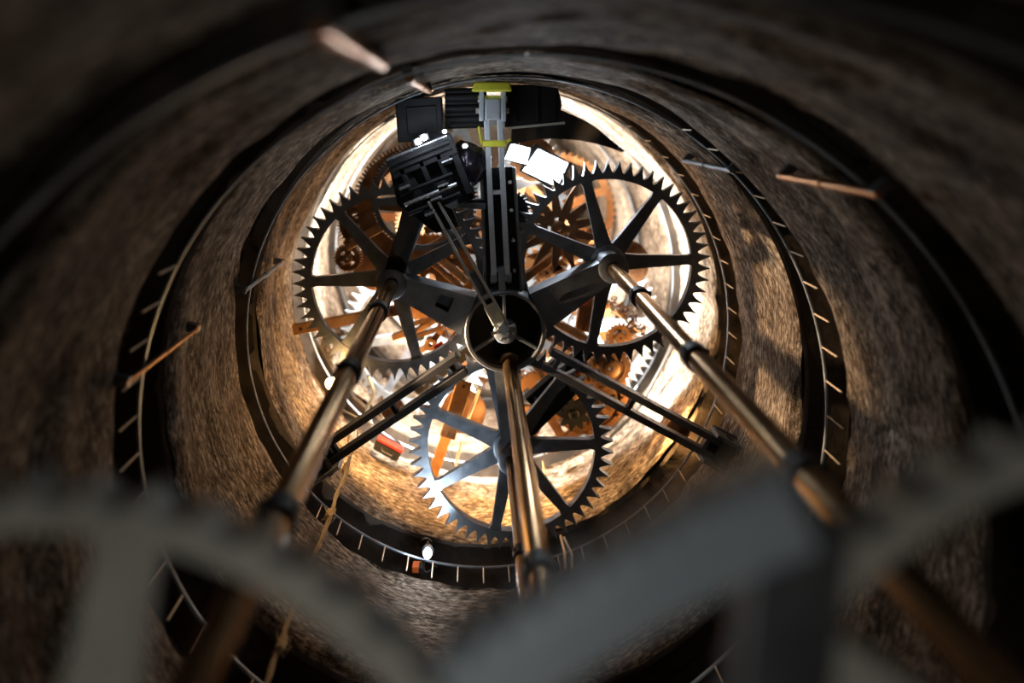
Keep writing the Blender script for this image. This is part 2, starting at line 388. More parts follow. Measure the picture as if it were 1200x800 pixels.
def arm(label, hubp, wa, wb, m, hole=None, zt=.175, hgt=.13, slot=False):
    d = (hubp - D0); d.z = 0; L = d.length; a = math.atan2(d.y, d.x)
    t = thing('frame_arm', label, 'frame arm', (D0.x, D0.y, 0), a, group='arms of the central frame')
    x0, x1 = RD - .01, L - .03
    wd = lambda x: wa + (wb - wa) * (x - x0) / (x1 - x0)
    def plate(xa, xb, f0, f1, z0, z1):
        return MB().prism([(xa, -wd(xa) / 2 + f0 * wd(xa)), (xb, -wd(xb) / 2 + f0 * wd(xb)), (xb, -wd(xb) / 2 + f1 * wd(xb)), (xa, -wd(xa) / 2 + f1 * wd(xa))], z0, z1)
    mb = MB()
    if hole:
        h0, h1 = hole
        for q in (plate(x0, h0, 0, 1, zt - .015, zt), plate(h1, x1, 0, 1, zt - .015, zt), plate(h0, h1, 0, .18, zt - .015, zt), plate(h0, h1, .62, 1, zt - .015, zt)): mb.add(q.v, q.f)
    else: mb.add(*(lambda q: (q.v, q.f))(plate(x0, x1, 0, 1, zt - .015, zt)))
    mb.build('top_plate', m, t)
    plate(x0, x1, .0, .07, zt - hgt, zt - .015).build('side_plate', m, t)
    plate(x0, x1, .93, 1.0, zt - hgt, zt - .015).build('side_plate', m, t)
    plate(x0, x1, 0, 1, zt - hgt - .015, zt - hgt).build('bottom_plate', m, t)
    if slot: MB().prism([(x0 + .22 + .06 * math.cos(q), .022 * math.sin(q)) for q in np.linspace(0, 2 * PI, 20)[:-1]], zt, zt + .008).build('slot_cover', 'black', t)
    MB().lathe([(.055, -hgt / 2), (.115, -hgt / 2), (.115, hgt / 2), (.1, hgt / 2 + .01), (.055, hgt / 2 + .01)], 28, (L, 0, zt - hgt / 2), closed=True).build('bearing', 'steel', t, True)
    return t
arm('grey box arm with a square opening reaching to the left gear', pL, .30, .15, 'blue_steel', (RD + .14, RD + .25))
arm('dark box arm with an oval cover reaching to the right gear', pR, .30, .17, 'steel', slot=True)
arm('pale blue box arm reaching down to the lowest gear', pB, .20, .15, 'blue_steel')
def strut(label, a, b, off, wd, ht, m, edge=None):
    t = thing('double_strut', label, 'strut', group='double struts from drum to rock')
    d = (b - a).normalized(); n = Vector((0, 0, 1)).cross(d).normalized()
    for s_ in (-1, 1):
        MB().bar(a + n * off * s_, b + n * off * s_, wd, ht).build('bar', m, t, bevel=.003)
    for u in (.06, .5, .94):
        q = a.lerp(b, u); MB().bar(q - n * off, q + n * off, .03, ht * .6).build('spacer', m, t)
    return t
z = .14
strut('double dark strut from drum to rock at lower left', W(541, 425, z), W(383, 531, z), .062, .05, .07, 'black')
strut('double dark strut from drum to rock bracket at lower right', W(640, 419, z), W(838, 525, z), .062, .05, .07, 'steel')
us = strut('upright double strut of pale steel bars below the yellow strap', W(587, 328, z), W(577, 122, z), .05, .04, .06, 'pale_steel')
for x in (-1, 1):
    c = W(587 + 9 * x, 325, z); MB().cyl(c - Vector((.02, 0, 0)), c + Vector((.02, 0, 0)), .045, 20).build('pivot', 'steel', us, True)
MB().bar(W(587, 312, z), W(589, 345, z), .05, .08).build('tongue', 'blue_steel', us, bevel=.006)
ck = thing('clevis', 'steel clevis block holding the top of the upright strut', 'clevis', W(577, 125, z))
for x in (-1, 1): MB().box((x * .082, .02, 0), (.035, .26, .12)).build('cheek', 'pale_steel', ck, bevel=.006)
MB().cyl((-.11, .055, 0), (.11, .055, 0), .03, 20).build('pin', 'chrome', ck, True)
MB().box((0, -.02, .005), (.115, .16, .10)).build('block', 'pale_steel', ck, bevel=.012)
for x in (-1, 1): MB().cyl((x * .10, -.03, 0), (x * .125, -.03, 0), .022, 6).build('bolt', 'grey_steel', ck)
st = MB()
q0 = W(576, 102, z + .02)
st.prism([(-.15, -.035), (.15, -.035), (.13, .035), (-.13, .035)], -.06, .075); tag(st.build('lifting_strap', 'yellow', None, bevel=.012, loc=q0), 'bright yellow lifting strap over the top of the clevis', 'strap', 'yellow straps on the upright strut')
st = MB(); st.box((0, 0, 0), (.175, .045, .11)); st.box((.10, .015, .0), (.06, .02, .09), rz=.5); st.box((-.105, .06, 0), (.02, .14, .06), rz=.15)
tag(st.build('lifting_strap', 'yellow', None, bevel=.008, loc=W(579, 168, z + .01)), 'narrow yellow strap tied round the upright strut', 'strap', 'yellow straps on the upright strut')
# bracket of the lower right strut
bk = thing('rock_bracket', 'dark steel bracket fixing the lower right strut to the rock', 'bracket', W(846, 527, z), math.radians(-29))
MB().box((0.02, 0, -.03), (.26, .25, .05)).build('plate', 'black', bk, bevel=.006)
for y in (-1, 1): MB().box((0, y * .105, .04), (.30, .03, .12)).build('cheek', 'steel', bk, bevel=.004)
MB().cyl((-.03, -.13, .05), (-.03, .13, .05), .03, 16).build('pivot', 'black', bk, True)
MB().box((.10, 0, .05), (.10, .17, .09)).build('block', 'black', bk, bevel=.006)
bk = thing('rock_bracket', 'dark steel bracket fixing the lower left strut to the rock', 'bracket', W(377, 536, z), math.radians(213))
MB().box((0.02, 0, -.03), (.2, .22, .05)).build('plate', 'black', bk, bevel=.006)
for y in (-1, 1): MB().box((0, y * .095, .03), (.24, .03, .12)).build('cheek', 'blue_steel', bk, bevel=.004)
MB().cyl((-.03, -.12, .05), (-.03, .12, .05), .03, 16).build('pivot', 'black', bk, True)
# connecting rod pair from the drum to the actuator
cr = thing('connecting_rod', 'pair of thin parallel bars from drum hub up to the black actuator', 'connecting rod')
for dx in (-7, 7):
    MB().bar(W(590 + dx, 384, .27), W(508 + dx * .8, 236, .36), .018, .03).build('bar', 'grey_steel', cr)
MB().bar(W(584, 378, .265), W(573, 357, .28), .085, .035).build('slider', 'grey_steel', cr, bevel=.006)
MB().bar(W(566, 345, .28), W(552, 318, .295), .05, .05).build('block', 'steel', cr, bevel=.006)
MB().cyl(W(590, 386, .20), W(590, 386, .31), .035, 20).build('crank_pin', 'chrome', cr, True)
MB().cyl(W(576, 391, .29), W(604, 381, .29), .012, 10).build('cross_pin', 'chrome', cr)

# ------------------------------------------------------------------ actuator block and black boxes at the top
ac = thing('actuator', 'black machined actuator with polished rails left of the upright strut', 'machine', W(508, 215, .30), math.radians(22))
MB().prism([(-.26, .20), (-.30, -.05), (-.12, -.34), (.05, -.36), (.06, -.22), (-.10, -.05), (-.12, .2)], -.05, .0).build('side_plate', 'black', ac, bevel=.006)
MB().box((.0, .03, -.075), (.46, .5, .03)).build('back_plate', 'black', ac, bevel=.006)
MB().box((0, .22, 0), (.50, .16, .10)).build('housing', 'black', ac, bevel=.008)
for i, (y, r) in enumerate(((.285, .012), (.24, .018), (.195, .012), (.02, .014), (-.06, .016), (-.13, .016))):
    MB().cyl((-.24, y, .055), (.22 if i < 3 else .16, y, .055), r, 12).build('rail', 'chrome' if i in (0, 4) else 'black', ac, True)
for x in (-.17, -.02, .11): MB().box((x, .10, .02), (.035, .22, .06)).build('cross_bar', 'black', ac, bevel=.004)
for x, y in ((-.2, .06), (-.1, -.18), (.06, -.03), (.15, .12), (-.02, -.1)):
    MB().box((x, y, .04), (.07, .055, .07)).build('block', 'black', ac, bevel=.004)
    MB().cyl((x - .03, y, .08), (x + .05, y, .085), .010, 8).build('screw', 'chrome', ac)
MB().box((.22, .05, 0), (.05, .42, .07)).build('end_plate', 'black', ac, bevel=.004)
MB().box((-.02, -.2, -.03), (.26, .05, .06)).build('lower_beam', 'blue_steel', ac, bevel=.004)
um = thing('support_beam', 'dark box beam slanting up from the left gear hub to the actuator', 'beam')
MB().bar(W(463, 318, .08), W(487, 243, .22), .15, .12).build('beam', 'black', um, bevel=.006)
MB().bar(W(478, 300, .08), W(499, 246, .22), .045, .10).build('flange', 'blue_steel', um, bevel=.004)
um = thing('support_beam', 'pale blue bar running from the actuator to the upright strut', 'beam')
MB().bar(W(511, 239, .2), W(568, 241, .1), .045, .06).build('beam', 'blue_steel', um, bevel=.004)
MB().bar(W(511, 233, .18), W(568, 236, .08), .03, .07).build('flange', 'black', um, bevel=.004)
fo = thing('foil_bundle', 'dark glossy ball wrapped in foil beside the upright strut', 'bundle', W(547, 192, .1))
mb = MB(); n1, n2 = 24, 14
vs = []
for i in range(n2 + 1):
    for j in range(n1):
        t_, p_ = PI * i / n2, 2 * PI * j / n1
        r = .155 * (1 + .10 * math.sin(3 * p_ + 5 * t_) * math.sin(t_) + .06 * math.sin(7 * p_ - 3 * t_) * math.sin(t_))
        vs.append((r * math.sin(t_) * math.cos(p_), r * 1.1 * math.sin(t_) * math.sin(p_), r * math.cos(t_)))
mb.add(vs, [(i * n1 + j, i * n1 + (j + 1) % n1, (i + 1) * n1 + (j + 1) % n1, (i + 1) * n1 + j) for i in range(n2) for j in range(n1)])
mb.build('ball', mat('foil', (.03, .025, .035), .8, .22, (.08, .07, .09), 8, .5, bscale=14), fo, True)
MB().lathe([(.06, .1), (.12, .08), (.165, .02), (.16, .0)], 20).build('cap', 'black', fo, True)
bx = thing('black_case', 'square black case beside the actuator at upper left', 'case', W(493, 140, .12), math.radians(4))
MB().box((0, 0, 0), (.34, .32, .2)).build('body', 'black', bx, bevel=.01)
MB().box((.02, -.005, .105), (.22, .2, .012)).build('lid', 'black', bx, bevel=.004)
MB().box((.10, -.158, .05), (.05, .012, .03)).build('latch', 'chrome', bx)
bx = thing('black_curtain', 'black pleated curtain hanging left of the clevis', 'curtain', W(546, 128, .06))
for i in range(7): MB().cyl((-.16, .13 - i * .042, .02 * (i % 2)), (.16, .13 - i * .042 + .008, .02 * (i % 2)), .03, 10).build('pleat', 'black', bx, True)
bx = thing('display_board', 'wide black board right of the clevis under the rock lip', 'board', W(624, 124, .06), math.radians(2))
MB().prism([(-.22, -.16), (.20, -.13), (.225, .02), (.19, .155), (-.22, .17)], -.02, .02).build('sheet', 'black', bx, bevel=.006)
MB().bar((-.2, -.165, .0), (.24, -.14, .0), .018, .05).build('edge_trim', 'grey_steel', bx)
for x in (-.13, .03, .16): MB().bar((x, -.12, .028), (x + .01, .13, .028), .012, .014).build('batten', 'black', bx)
# curved dark sheet in the upper right
mb = MB(); pts_o, pts_i = [], []
for i in range(19):
    a = math.radians(87 - i * 1.95); pts_o.append(pol(1.80 - .006 * i, a)); pts_i.append(pol(1.385 + .016 * i, a))
vs = [(x, y, -.38 + .05 * math.sin(i * .7)) for i, (x, y) in enumerate(pts_o)] + [(x, y, -.42 + .05 * math.sin(i * .9)) for i, (x, y) in enumerate(pts_i)]
vs += [(x, y, z_ - .02) for x, y, z_ in vs]
n = 19; fs = []
for i in range(n - 1):
    fs += [(i, i + 1, n + i + 1, n + i), (2 * n + i, 3 * n + i, 3 * n + i + 1, 2 * n + i + 1), (i, 2 * n + i, 2 * n + i + 1, i + 1), (n + i, n + i + 1, 3 * n + i + 1, 3 * n + i)]
fs += [(0, n, 3 * n, 2 * n), (n - 1, 3 * n - 1, 4 * n - 1, 2 * n - 1)]
mb.add(vs, fs); tag(mb.build('black_sheet', 'black', None, True), 'curved black sheet along the wall right of the flood lights', 'sheet')

# ------------------------------------------------------------------ bronze machinery below the frame
gear('fine_gear', 'dark thin gear ring with fine gold-lit teeth behind the actuator', 'gear', W(497, 232, -.22), .445, .42, .385, 84, 6, .03, 'steel', kind='square', hub=.09, w0=.05, w1=.03, a0=.1)
gear('bronze_gear', 'large bronze gear with broad spokes behind the dark fine-toothed ring', 'gear', W(486, 240, -.5), .54, .505, .36, 88, 5, .04, 'bronze', kind='square', hub=.12, w0=.07, w1=.05, a0=.6)
gear('bronze_gear', 'small bronze gear left of the large bronze gear, upper of two', 'gear', W(421, 262, -.55), .20, .175, .10, 40, 5, .04, 'bronze', kind='square', hub=.06, w0=.03, w1=.025, bore=.015)
gear('bronze_gear', 'small bronze gear against the white wall, lower of two', 'gear', W(408, 302, -.5), .128, .108, .07, 30, 4, .04, 'bronze', kind='square', hub=.045, w0=.03, w1=.025, bore=.012)
gear('star_wheel', 'bronze star wheel with long pointed blades beside the white flood light', 'star wheel', W(655, 268, -.45), .40, .16, .10, 13, 5, .03, 'dark_bronze', kind='star', hub=.07, w0=.03, w1=.03, bore=.02)
gear('star_wheel', 'bronze star wheel deep under the right gear hub', 'star wheel', W(668, 300, -.9), .42, .2, .13, 11, 5, .03, 'bronze', kind='star', hub=.08, w0=.03, w1=.03, bore=.02)
gear('pinion', 'black pinion close to the right of the upright strut', 'pinion', W(598, 246, -.1), .165, .14, .07, 26, 4, .06, 'black', kind='square', hub=.05, w0=.03, w1=.03, bore=.015)
bd = thing('bronze_drum', 'heavy bronze drum of stepped rings at lower right of the black drum', 'drum', W(690, 464, -.75))
MB().lathe([(.10, -.12), (.37, -.12), (.37, -.02), (.33, -.02), (.33, .03), (.29, .03), (.29, .0), (.25, .0), (.25, .05), (.13, .05), (.10, .03)], 48, closed=True).build('stepped_rings', 'dark_bronze', bd, True)
for i in range(9):
    a = i * 2 * PI / 9; MB().prism([pol(.15, a - .12), pol(.24, a - .16), pol(.24, a + .16), pol(.15, a + .12)], .05, .062).build('cover_plate', 'bronze' if i % 3 else 'black', bd)
for i in range(12): MB().cyl((*pol(.31, i * PI / 6), .03), (*pol(.31, i * PI / 6), .05), .014, 6).build('bolt', 'bronze', bd)
gear('pinion', 'bronze pinion with round holes above the stepped bronze drum', 'pinion', W(714, 430, -.62), .20, .17, .13, 22, 5, .04, 'dark_bronze', kind='shark', hub=.09, w0=.05, w1=.045, bore=.02)
gear('pinion', 'dark spiky pinion on top of the stepped bronze drum', 'pinion', W(672, 484, -.6), .16, .10, .05, 9, 3, .04, 'black', kind='star', hub=.045, w0=.02, w1=.02, bore=.012)
gear('pinion', 'bronze pinion beside the heap of chain', 'pinion', W(726, 394, -.8), .13, .105, .07, 18, 4, .04, 'bronze', kind='square', hub=.05, w0=.025, w1=.02, bore=.012)
gear('bronze_gear', 'bronze gear low under the lowest steel gear', 'gear', W(640, 480, -1.0), .42, .39, .30, 60, 6, .05, 'dark_bronze', kind='square', hub=.1, w0=.05, w1=.04)
gear('bronze_gear', 'bronze gear deep below the square opening of the grey arm', 'gear', W(505, 325, -.95), .44, .415, .32, 64, 5, .05, 'bronze', kind='square', hub=.1, w0=.05, w1=.04)
gear('bronze_gear', 'bronze gear deep below the dark arm of the right gear', 'gear', W(665, 370, -1.4), .48, .45, .34, 64, 5, .05, 'bronze', kind='square', hub=.1, w0=.05, w1=.04)
gear('bronze_gear', 'bronze gear deep below the left end of the connecting rod', 'gear', W(520, 262, -1.3), .50, .47, .36, 70, 6, .05, 'dark_bronze', kind='square', hub=.12, w0=.05, w1=.04)
# bronze beams: (x0,y0,x1,y1,z,width,height,label)
beams = [
 (452, 262, 405, 288, -.4, .085, .05, 'slanted bronze bar across the large bronze gear'),
 (344, 386, 470, 362, -.35, .085, .05, 'rusty flat bar from the left rock wall to the left gear spokes'),
 (600, 305, 622, 246, -.6, .06, .10, 'bronze post left of the star wheel, nearer the strut'),
 (612, 300, 634, 243, -.62, .04, .10, 'bronze post left of the star wheel, nearer the wheel'),
 (606, 332, 660, 292, -.7, .07, .08, 'bronze bar slanting from the black drum towards the right hub'),
 (628, 350, 676, 318, -.72, .04, .06, 'thin bronze bar just above the dark right arm'),
 (642, 372, 698, 402, -.6, .055, .08, 'upper of three bronze rails right of the black drum'),
 (640, 382, 694, 410, -.62, .055, .08, 'middle of three bronze rails right of the black drum'),
 (640, 393, 690, 418, -.64, .045, .08, 'lowest of three bronze rails right of the black drum'),
 (690, 330, 682, 388, -.75, .13, .06, 'upright bronze plate below the right arm'),
 (502, 292, 548, 330, -.55, .06, .07, 'upper bronze bar left of the upright strut'),
 (500, 302, 542, 338, -.58, .04, .07, 'lower bronze bar left of the upright strut'),
 (498, 270, 556, 252, -.6, .07, .06, 'bronze bar beneath the actuator'),
 (512, 284, 562, 296, -.65, .05, .06, 'short bronze bar under the connecting rod'),
 (545, 446, 524, 512, -.5, .14, .03, 'wide rusty plate between lower left strut and lowest gear'),
 (532, 486, 505, 562, -.8, .10, .03, 'rusty bar running down behind the lowest gear'),
 (480, 350, 545, 352, -.8, .05, .06, 'yellow-lit bronze bar below the grey arm, upper'),
 (484, 390, 530, 362, -.75, .05, .06, 'yellow-lit bronze bar below the grey arm, slanted'),
 (526, 400, 552, 372, -.6, .035, .05, 'short bronze bar beside the left rim of the black drum'),
 (655, 470, 622, 500, -.5, .07, .05, 'bronze bar slanting beside the lower right of the black drum'),
 (566, 300, 548, 240, -.8, .06, .06, 'bronze post behind the left bar of the upright strut'),
 (650, 330, 700, 345, -1.1, .05, .05, 'deep bronze bar under the right arm'),
]
for x0, y0, x1, y1, z_, wd, ht, lab in beams:
    t = thing('bronze_beam', lab, 'beam', group='bronze beams below the frame')
    a, b = W(x0, y0, z_), W(x1, y1, z_); mm = 'rust' if 'rusty' in lab else 'bronze'
    br = MB().bar(a, b, wd, ht).build('bar', mm, t, bevel=.006)
    for u in (.08, .92):
        q = a.lerp(b, u); MB().cyl(q, q + Vector((0, 0, ht / 2 + .015)), .014, 6).build('bolt', 'dark_bronze', br)
# dark arms that carry the lower machinery
for x0, y0, x1, y1, z_, wd, lab in ((620, 470, 690, 408, -.2, .10, 'dark beam slanting up from the lowest gear hub to the right'), (592, 380, 486, 455, -1.0, .12, 'dark beam far below the lower left strut'), (592, 380, 592, 262, -1.0, .12, 'dark beam far below the upright strut'), (604, 516, 676, 446, -.09, .11, 'black spoke-like beam from the lowest gear hub towards the lower right strut')):
    t = thing('dark_beam', lab, 'beam'); a, b = W(x0, y0, z_), W(x1, y1, z_)
    br = MB().bar(a, b, wd, .08).build('bar', 'black', t, bevel=.006)
    for u in (.1, .9):
        q = a.lerp(b, u); MB().cyl(q, q + Vector((0, 0, .055)), .016, 6).build('bolt', 'steel', br)
t = thing('dark_beam', 'wide dark channel under the upright double strut', 'beam')
MB().bar(W(590, 338, .06), W(583, 196, .06), .27, .03).build('web', 'black', t, bevel=.004)
for s_ in (-1, 1): MB().bar(W(590 + 21 * s_, 338, .075), W(583 + 19 * s_, 196, .075), .025, .06).build('flange', 'steel', t, bevel=.004)
for u in (.15, .4, .65, .88):
    q = W(590, 338, .08).lerp(W(583, 196, .08), u); MB().cyl(q + Vector((.09, 0, -.01)), q + Vector((.09, 0, .015)), .016, 6).build('bolt', 'chrome', t)
# slotted link and levers
t = thing('slotted_link', 'bronze link with a long oval slot below the grey arm', 'link', W(497, 383, -.6), math.radians(18))
def oval(L, r, k=12): return [(L + r * math.cos(a), r * math.sin(a)) for a in np.linspace(-PI / 2, PI / 2, k)] + [(-L + r * math.cos(a), r * math.sin(a)) for a in np.linspace(PI / 2, 3 * PI / 2, k)]
MB().ring(oval(.09, .07), oval(.09, .04), -.02, .02).build('slot_frame', 'bronze', t)
MB().box((-.22, 0, 0), (.16, .06, .035)).build('shank', 'bronze', t, bevel=.005)
for x, y, z_, rz, lab in ((486, 300, -.55, .5, 'bronze rocker lever under the left gear hub'), (530, 300, -.7, -.8, 'bronze rocker lever under the connecting rod'), (505, 402, -.7, .9, 'bronze rocker lever beside the red valve'), (630, 425, -.6, 2.2, 'bronze rocker lever below the black drum rim'), (645, 450, -.55, 1.1, 'bronze rocker lever above the stepped bronze drum'), (560, 262, -.6, 2.6, 'bronze rocker lever beside the upright strut'), (640, 318, -.9, .3, 'bronze rocker lever left of the right hub'), (672, 352, -.9, 1.9, 'bronze rocker lever below the oval cover'), (540, 380, -.9, 2.0, 'bronze rocker lever left of the black drum')):
    t = thing('rocker_lever', lab, 'lever', W(x, y, z_), rz, group='bronze rocker levers')
    MB().lathe([(.02, -.03), (.055, -.03), (.055, .035), (.02, .035)], 16, closed=True).build('boss', 'bronze', t, True)
    MB().prism([(.03, -.03), (.2, -.018), (.23, .0), (.2, .018), (.03, .03)], -.015, .015).build('finger', 'bronze', t)
    MB().prism([(-.03, .03), (-.12, .06), (-.14, .03), (-.03, -.03)], -.015, .015).build('tail', 'dark_bronze', t)
    MB().cyl((.195, 0, .0), (.195, 0, .045), .016, 10).build('roller', 'chrome', t)
for x, y, z_, lab in ((514, 405, -.5, 'small red valve body left of the black drum'), (683, 352, -.55, 'small red valve body below the right arm')):
    t = thing('valve', lab, 'valve', W(x, y, z_), .5)
    MB().cyl((-.04, 0, 0), (.04, 0, 0), .022, 12).build('body', 'red', t, True); MB().cyl((0, 0, 0), (0, 0, .05), .012, 8).build('stem', 'chrome', t); MB().cyl((0, 0, .05), (0, 0, .06), .03, 10).build('handwheel', 'red', t)
# chain heap
ch = thing('chain', 'heap of pale bronze chain right of the deep bronze rails', 'chain', W(735, 372, -.75))
me = None
for i in range(46):
    if me is None:
        lo = MB(); P = [(.028 * math.cos(a) , .016 * math.sin(a), 0) for a in np.linspace(0, 2 * PI, 13)]; lo.tube(P, .006, 5); o = lo.build('link', 'bronze', ch, True); me = o.data
    else: o = bpy.data.objects.new('link', me); C.objects.link(o); o.parent = ch
    u = i / 45; o.location = (-.12 + .26 * u + .05 * math.sin(i * .9), .12 - .28 * u + .06 * math.cos(i * 1.3), .03 * math.sin(i * 1.7))
    o.rotation_euler = (i % 2 * 1.4 + .2, .3 * math.sin(i), i * .7)
# centre column below the drum
cc = thing('column', 'dark round column under the black drum', 'column', (D0.x, D0.y, -7.6))
MB().cyl((0, 0, 0), (0, 0, 7.0), .14, 28).build('shaft', 'steel', cc, True)
for i in range(5): MB().lathe([(.14, 0), (.2, 0), (.2, .06), (.14, .06)], 28, (0, 0, 1.0 + i * 1.2)).build('flange', 'dark_bronze', cc, True)
# deep lower tiers seen through the gears
for i, (a, z_, r, lab) in enumerate(((153, -2.4, .75, 'bronze gear two levels down behind the upright strut'), (33, -2.4, .75, 'bronze gear two levels down at right'), (273, -2.4, .75, 'bronze gear two levels down below the black drum'))):
    gear('deep_gear', lab, 'gear', (AX[0] + pol(.94, math.radians(a))[0], AX[1] + pol(.94, math.radians(a))[1], z_), r, r * .93, r * .84, 54, 6, .06, ('dark_bronze', 'bronze', 'dark_bronze')[i], hub=.15, w0=.07, w1=.05, a0=i * .4)
# frame of bronze bars on the lower level
bf = thing('lower_frame', 'six-armed bronze frame on the level below the steel gears', 'frame', (D0.x, D0.y, -1.7), .2)
MB().lathe([(.3, -.05), (.42, -.05), (.42, .05), (.3, .05)], 40, closed=True).build('ring', 'bronze', bf, True)
for i in range(6):
    a = i * PI / 3; MB().bar((*pol(.4, a), 0), (*pol(1.3, a), 0), .12, .1).build('arm', 'bronze', bf, bevel=.01)
    b = a + PI / 3; MB().bar((*pol(1.0, a), 0), (*pol(1.0, b), 0), .06, .06).build('cross_bar', 'dark_bronze', bf)

# ------------------------------------------------------------------ near sector lever, posts, rope
sl = thing('sector_lever', 'blurred blue-grey toothed sector lever close to the camera, bottom centre', 'lever')
zs = 3.36
pts = [W(540, 812, zs), W(640, 745, zs), W(740, 682, zs), W(840, 628, zs), W(930, 590, zs)]
path = []
for i in range(len(pts) - 1):
    for k in range(8): path.append(pts[i].lerp(pts[i + 1], k / 8))
path.append(pts[-1])
out, inn = [], []
for i, q in enumerate(path):
    d = (path[min(i + 1, len(path) - 1)] - path[max(i - 1, 0)]).normalized(); nrm = Vector((-d.y, d.x, 0))
    for u, h in ((0, (0, .012, .036)[i % 3]),):
        qq = q
        out.append(qq + nrm * (.04 + h)); inn.append(qq - nrm * .045)
vs = [(p_.x, p_.y, zs + dz) for dz in (-.02, .02) for L_ in (out, inn) for p_ in L_]; n = len(out); fs = []
for i in range(n - 1):
    j = i + 1; fs += [(2 * n + i, 2 * n + j, 3 * n + j, 3 * n + i), (i, n + i, n + j, j), (i, j, 2 * n + j, 2 * n + i), (n + i, 3 * n + i, 3 * n + j, n + j)]
fs += [(0, 2 * n, 3 * n, n), (n - 1, 2 * n - 1, 4 * n - 1, 3 * n - 1)]
mb = MB(); mb.add(vs, fs); mb.build('toothed_rim', 'lit_blue', sl)
a_, b_ = W(932, 605, zs - .03), Vector((pC.x, pC.y, zs - .03))
MB().bar(a_, b_, .125, .04).build('arm', 'steel', sl, bevel=.006)
MB().lathe([(.058, -.04), (.11, -.04), (.11, .04), (.058, .04)], 28, (pC.x, pC.y, zs - .03), closed=True).build('clamp', 'steel', sl, True)

def post(label, x0, y0, x1, y1, r, m, rad=None):
    """upright post that props the slot: deep end at x1,y1"""
    # solve height from the wall radius
    def onwall(x, y, rw):
        best = None
        for z_ in np.linspace(-2, 3.7, 2400):
            p_ = W(x, y, z_); e = abs(math.hypot(p_.x, p_.y) - rw)
            if best is None or e < best[0]: best = (e, p_)
        return best[1]
    rw = R - .035
    a = onwall(x0, y0, rw); b = onwall(x1, y1, rw); b = Vector((a.x, a.y, b.z))
    if abs(a.z - b.z) < .1: b.z = a.z - .45
    t = thing('slot_post', label, 'post', (a.x, a.y, b.z), math.atan2(a.y, a.x), group='upright posts propping the helical slot')
    h = a.z - b.z
    MB().cyl((0, 0, 0), (0, 0, h), r, 14).build('tube', m, t, True)
    for zz in (0.02, h - .02):
        MB().box((.03, 0, zz), (.08, .05, .03)).build('foot', 'steel', t, bevel=.004)
    MB().lathe([(r, h * .45), (r * 1.4, h * .46), (r * 1.4, h * .50), (r, h * .51)], 14).build('sleeve', m, t, True)
    MB().cyl((0, -.03, h * .06), (0, .03, h * .06), .008, 8).build('pin', m, t)
post('thin copper post across the dark slot at far left', 146, 450, 235, 378, .011, 'copper')
post('grey steel post at the left beside the lit rock', 286, 341, 332, 305, .015, 'blue_steel')
post('copper post crossing the dark slot at upper right', 1030, 228, 915, 207, .017, 'copper')
post('blurred copper post at the top left', 372, 34, 447, 76, .02, 'copper')
post('short copper post above the black case', 480, 93, 503, 107, .018, 'copper')
post('steel post under the white-lit rock at upper right', 858, 200, 800, 187, .017, 'blue_steel')
# rope
rp = thing('rope', 'frayed tan rope hanging upright at lower left', 'rope')
base = W(410, 536, .05); P = []
for i in range(160):
    z_ = .05 + i * .024; P.append((base.x + .006 * math.sin(i * .31) + .01 * math.sin(i * .07), base.y + .006 * math.cos(i * .27), z_))
MB().tube(P, [.012 + .002 * math.sin(i * 1.3) for i in range(160)], 8).build('strand', 'rope', rp, True)
P2 = [(p_[0] + .012 * math.cos(i * .55), p_[1] + .012 * math.sin(i * .55), p_[2]) for i, p_ in enumerate(P)]
MB().tube(P2, .007, 6).build('strand', 'rope', rp, True)
MB().tube([base + Vector((.035 * math.sin(a), .06 - .09 * math.cos(a) + .03, -.1 + .06 * math.cos(a))) for a in np.linspace(0, 2 * PI, 22)], .008, 6).build('loop', 'rope', rp, True)
for zz in (.16, .62, 1.45):
    MB().lathe([(.004, -.05), (.024, -.03), (.026, .03), (.004, .05)], 12, (base.x, base.y, zz)).build('knot', 'rope', rp, True)
    for k in range(4):
        a = k * 1.7; MB().tube([(base.x, base.y, zz), (base.x + .04 * math.cos(a), base.y + .04 * math.sin(a), zz + .03), (base.x + .05 * math.cos(a + .6), base.y + .05 * math.sin(a + .6), zz - .02)], .003, 4).build('frayed_end', 'rope', rp)
# canes by the lower ledge
for i, (x0, y0, x1, y1, lab) in enumerate(((663, 668, 657, 628, 'brown cane leaning in the slot below the lowest gear, left'), (670, 668, 661, 630, 'grey cane leaning in the slot below the lowest gear, right'))):
    t = tag(MB().tube([W(x0, y0, .22), W(x0 - 1 + i, (y0 + y1) / 2, .05), W(x1, y1, -.15)], .011, 8).build('cane', 'cream' if i == 0 else 'grey_steel', None, True), lab, 'cane')
for x0, y0, x1, y1, z_, lab in ((563, 454, 543, 505, -.45, 'pale dowel behind the lowest gear, upper'), (542, 514, 534, 545, -.9, 'pale dowel behind the lowest gear, lower'), (718, 362, 752, 392, -.7, 'white dowel beside the chain heap')):
    t = thing('dowel', lab, 'dowel'); MB().cyl(W(x0, y0, z_), W(x1, y1, z_ - .15), .013, 10).build('stick', 'cream', t, True); MB().cyl(W(x0, y0, z_ + .01), W(x0, y0, z_ - .03), .02, 8).build('ferrule', 'cream', t, True)
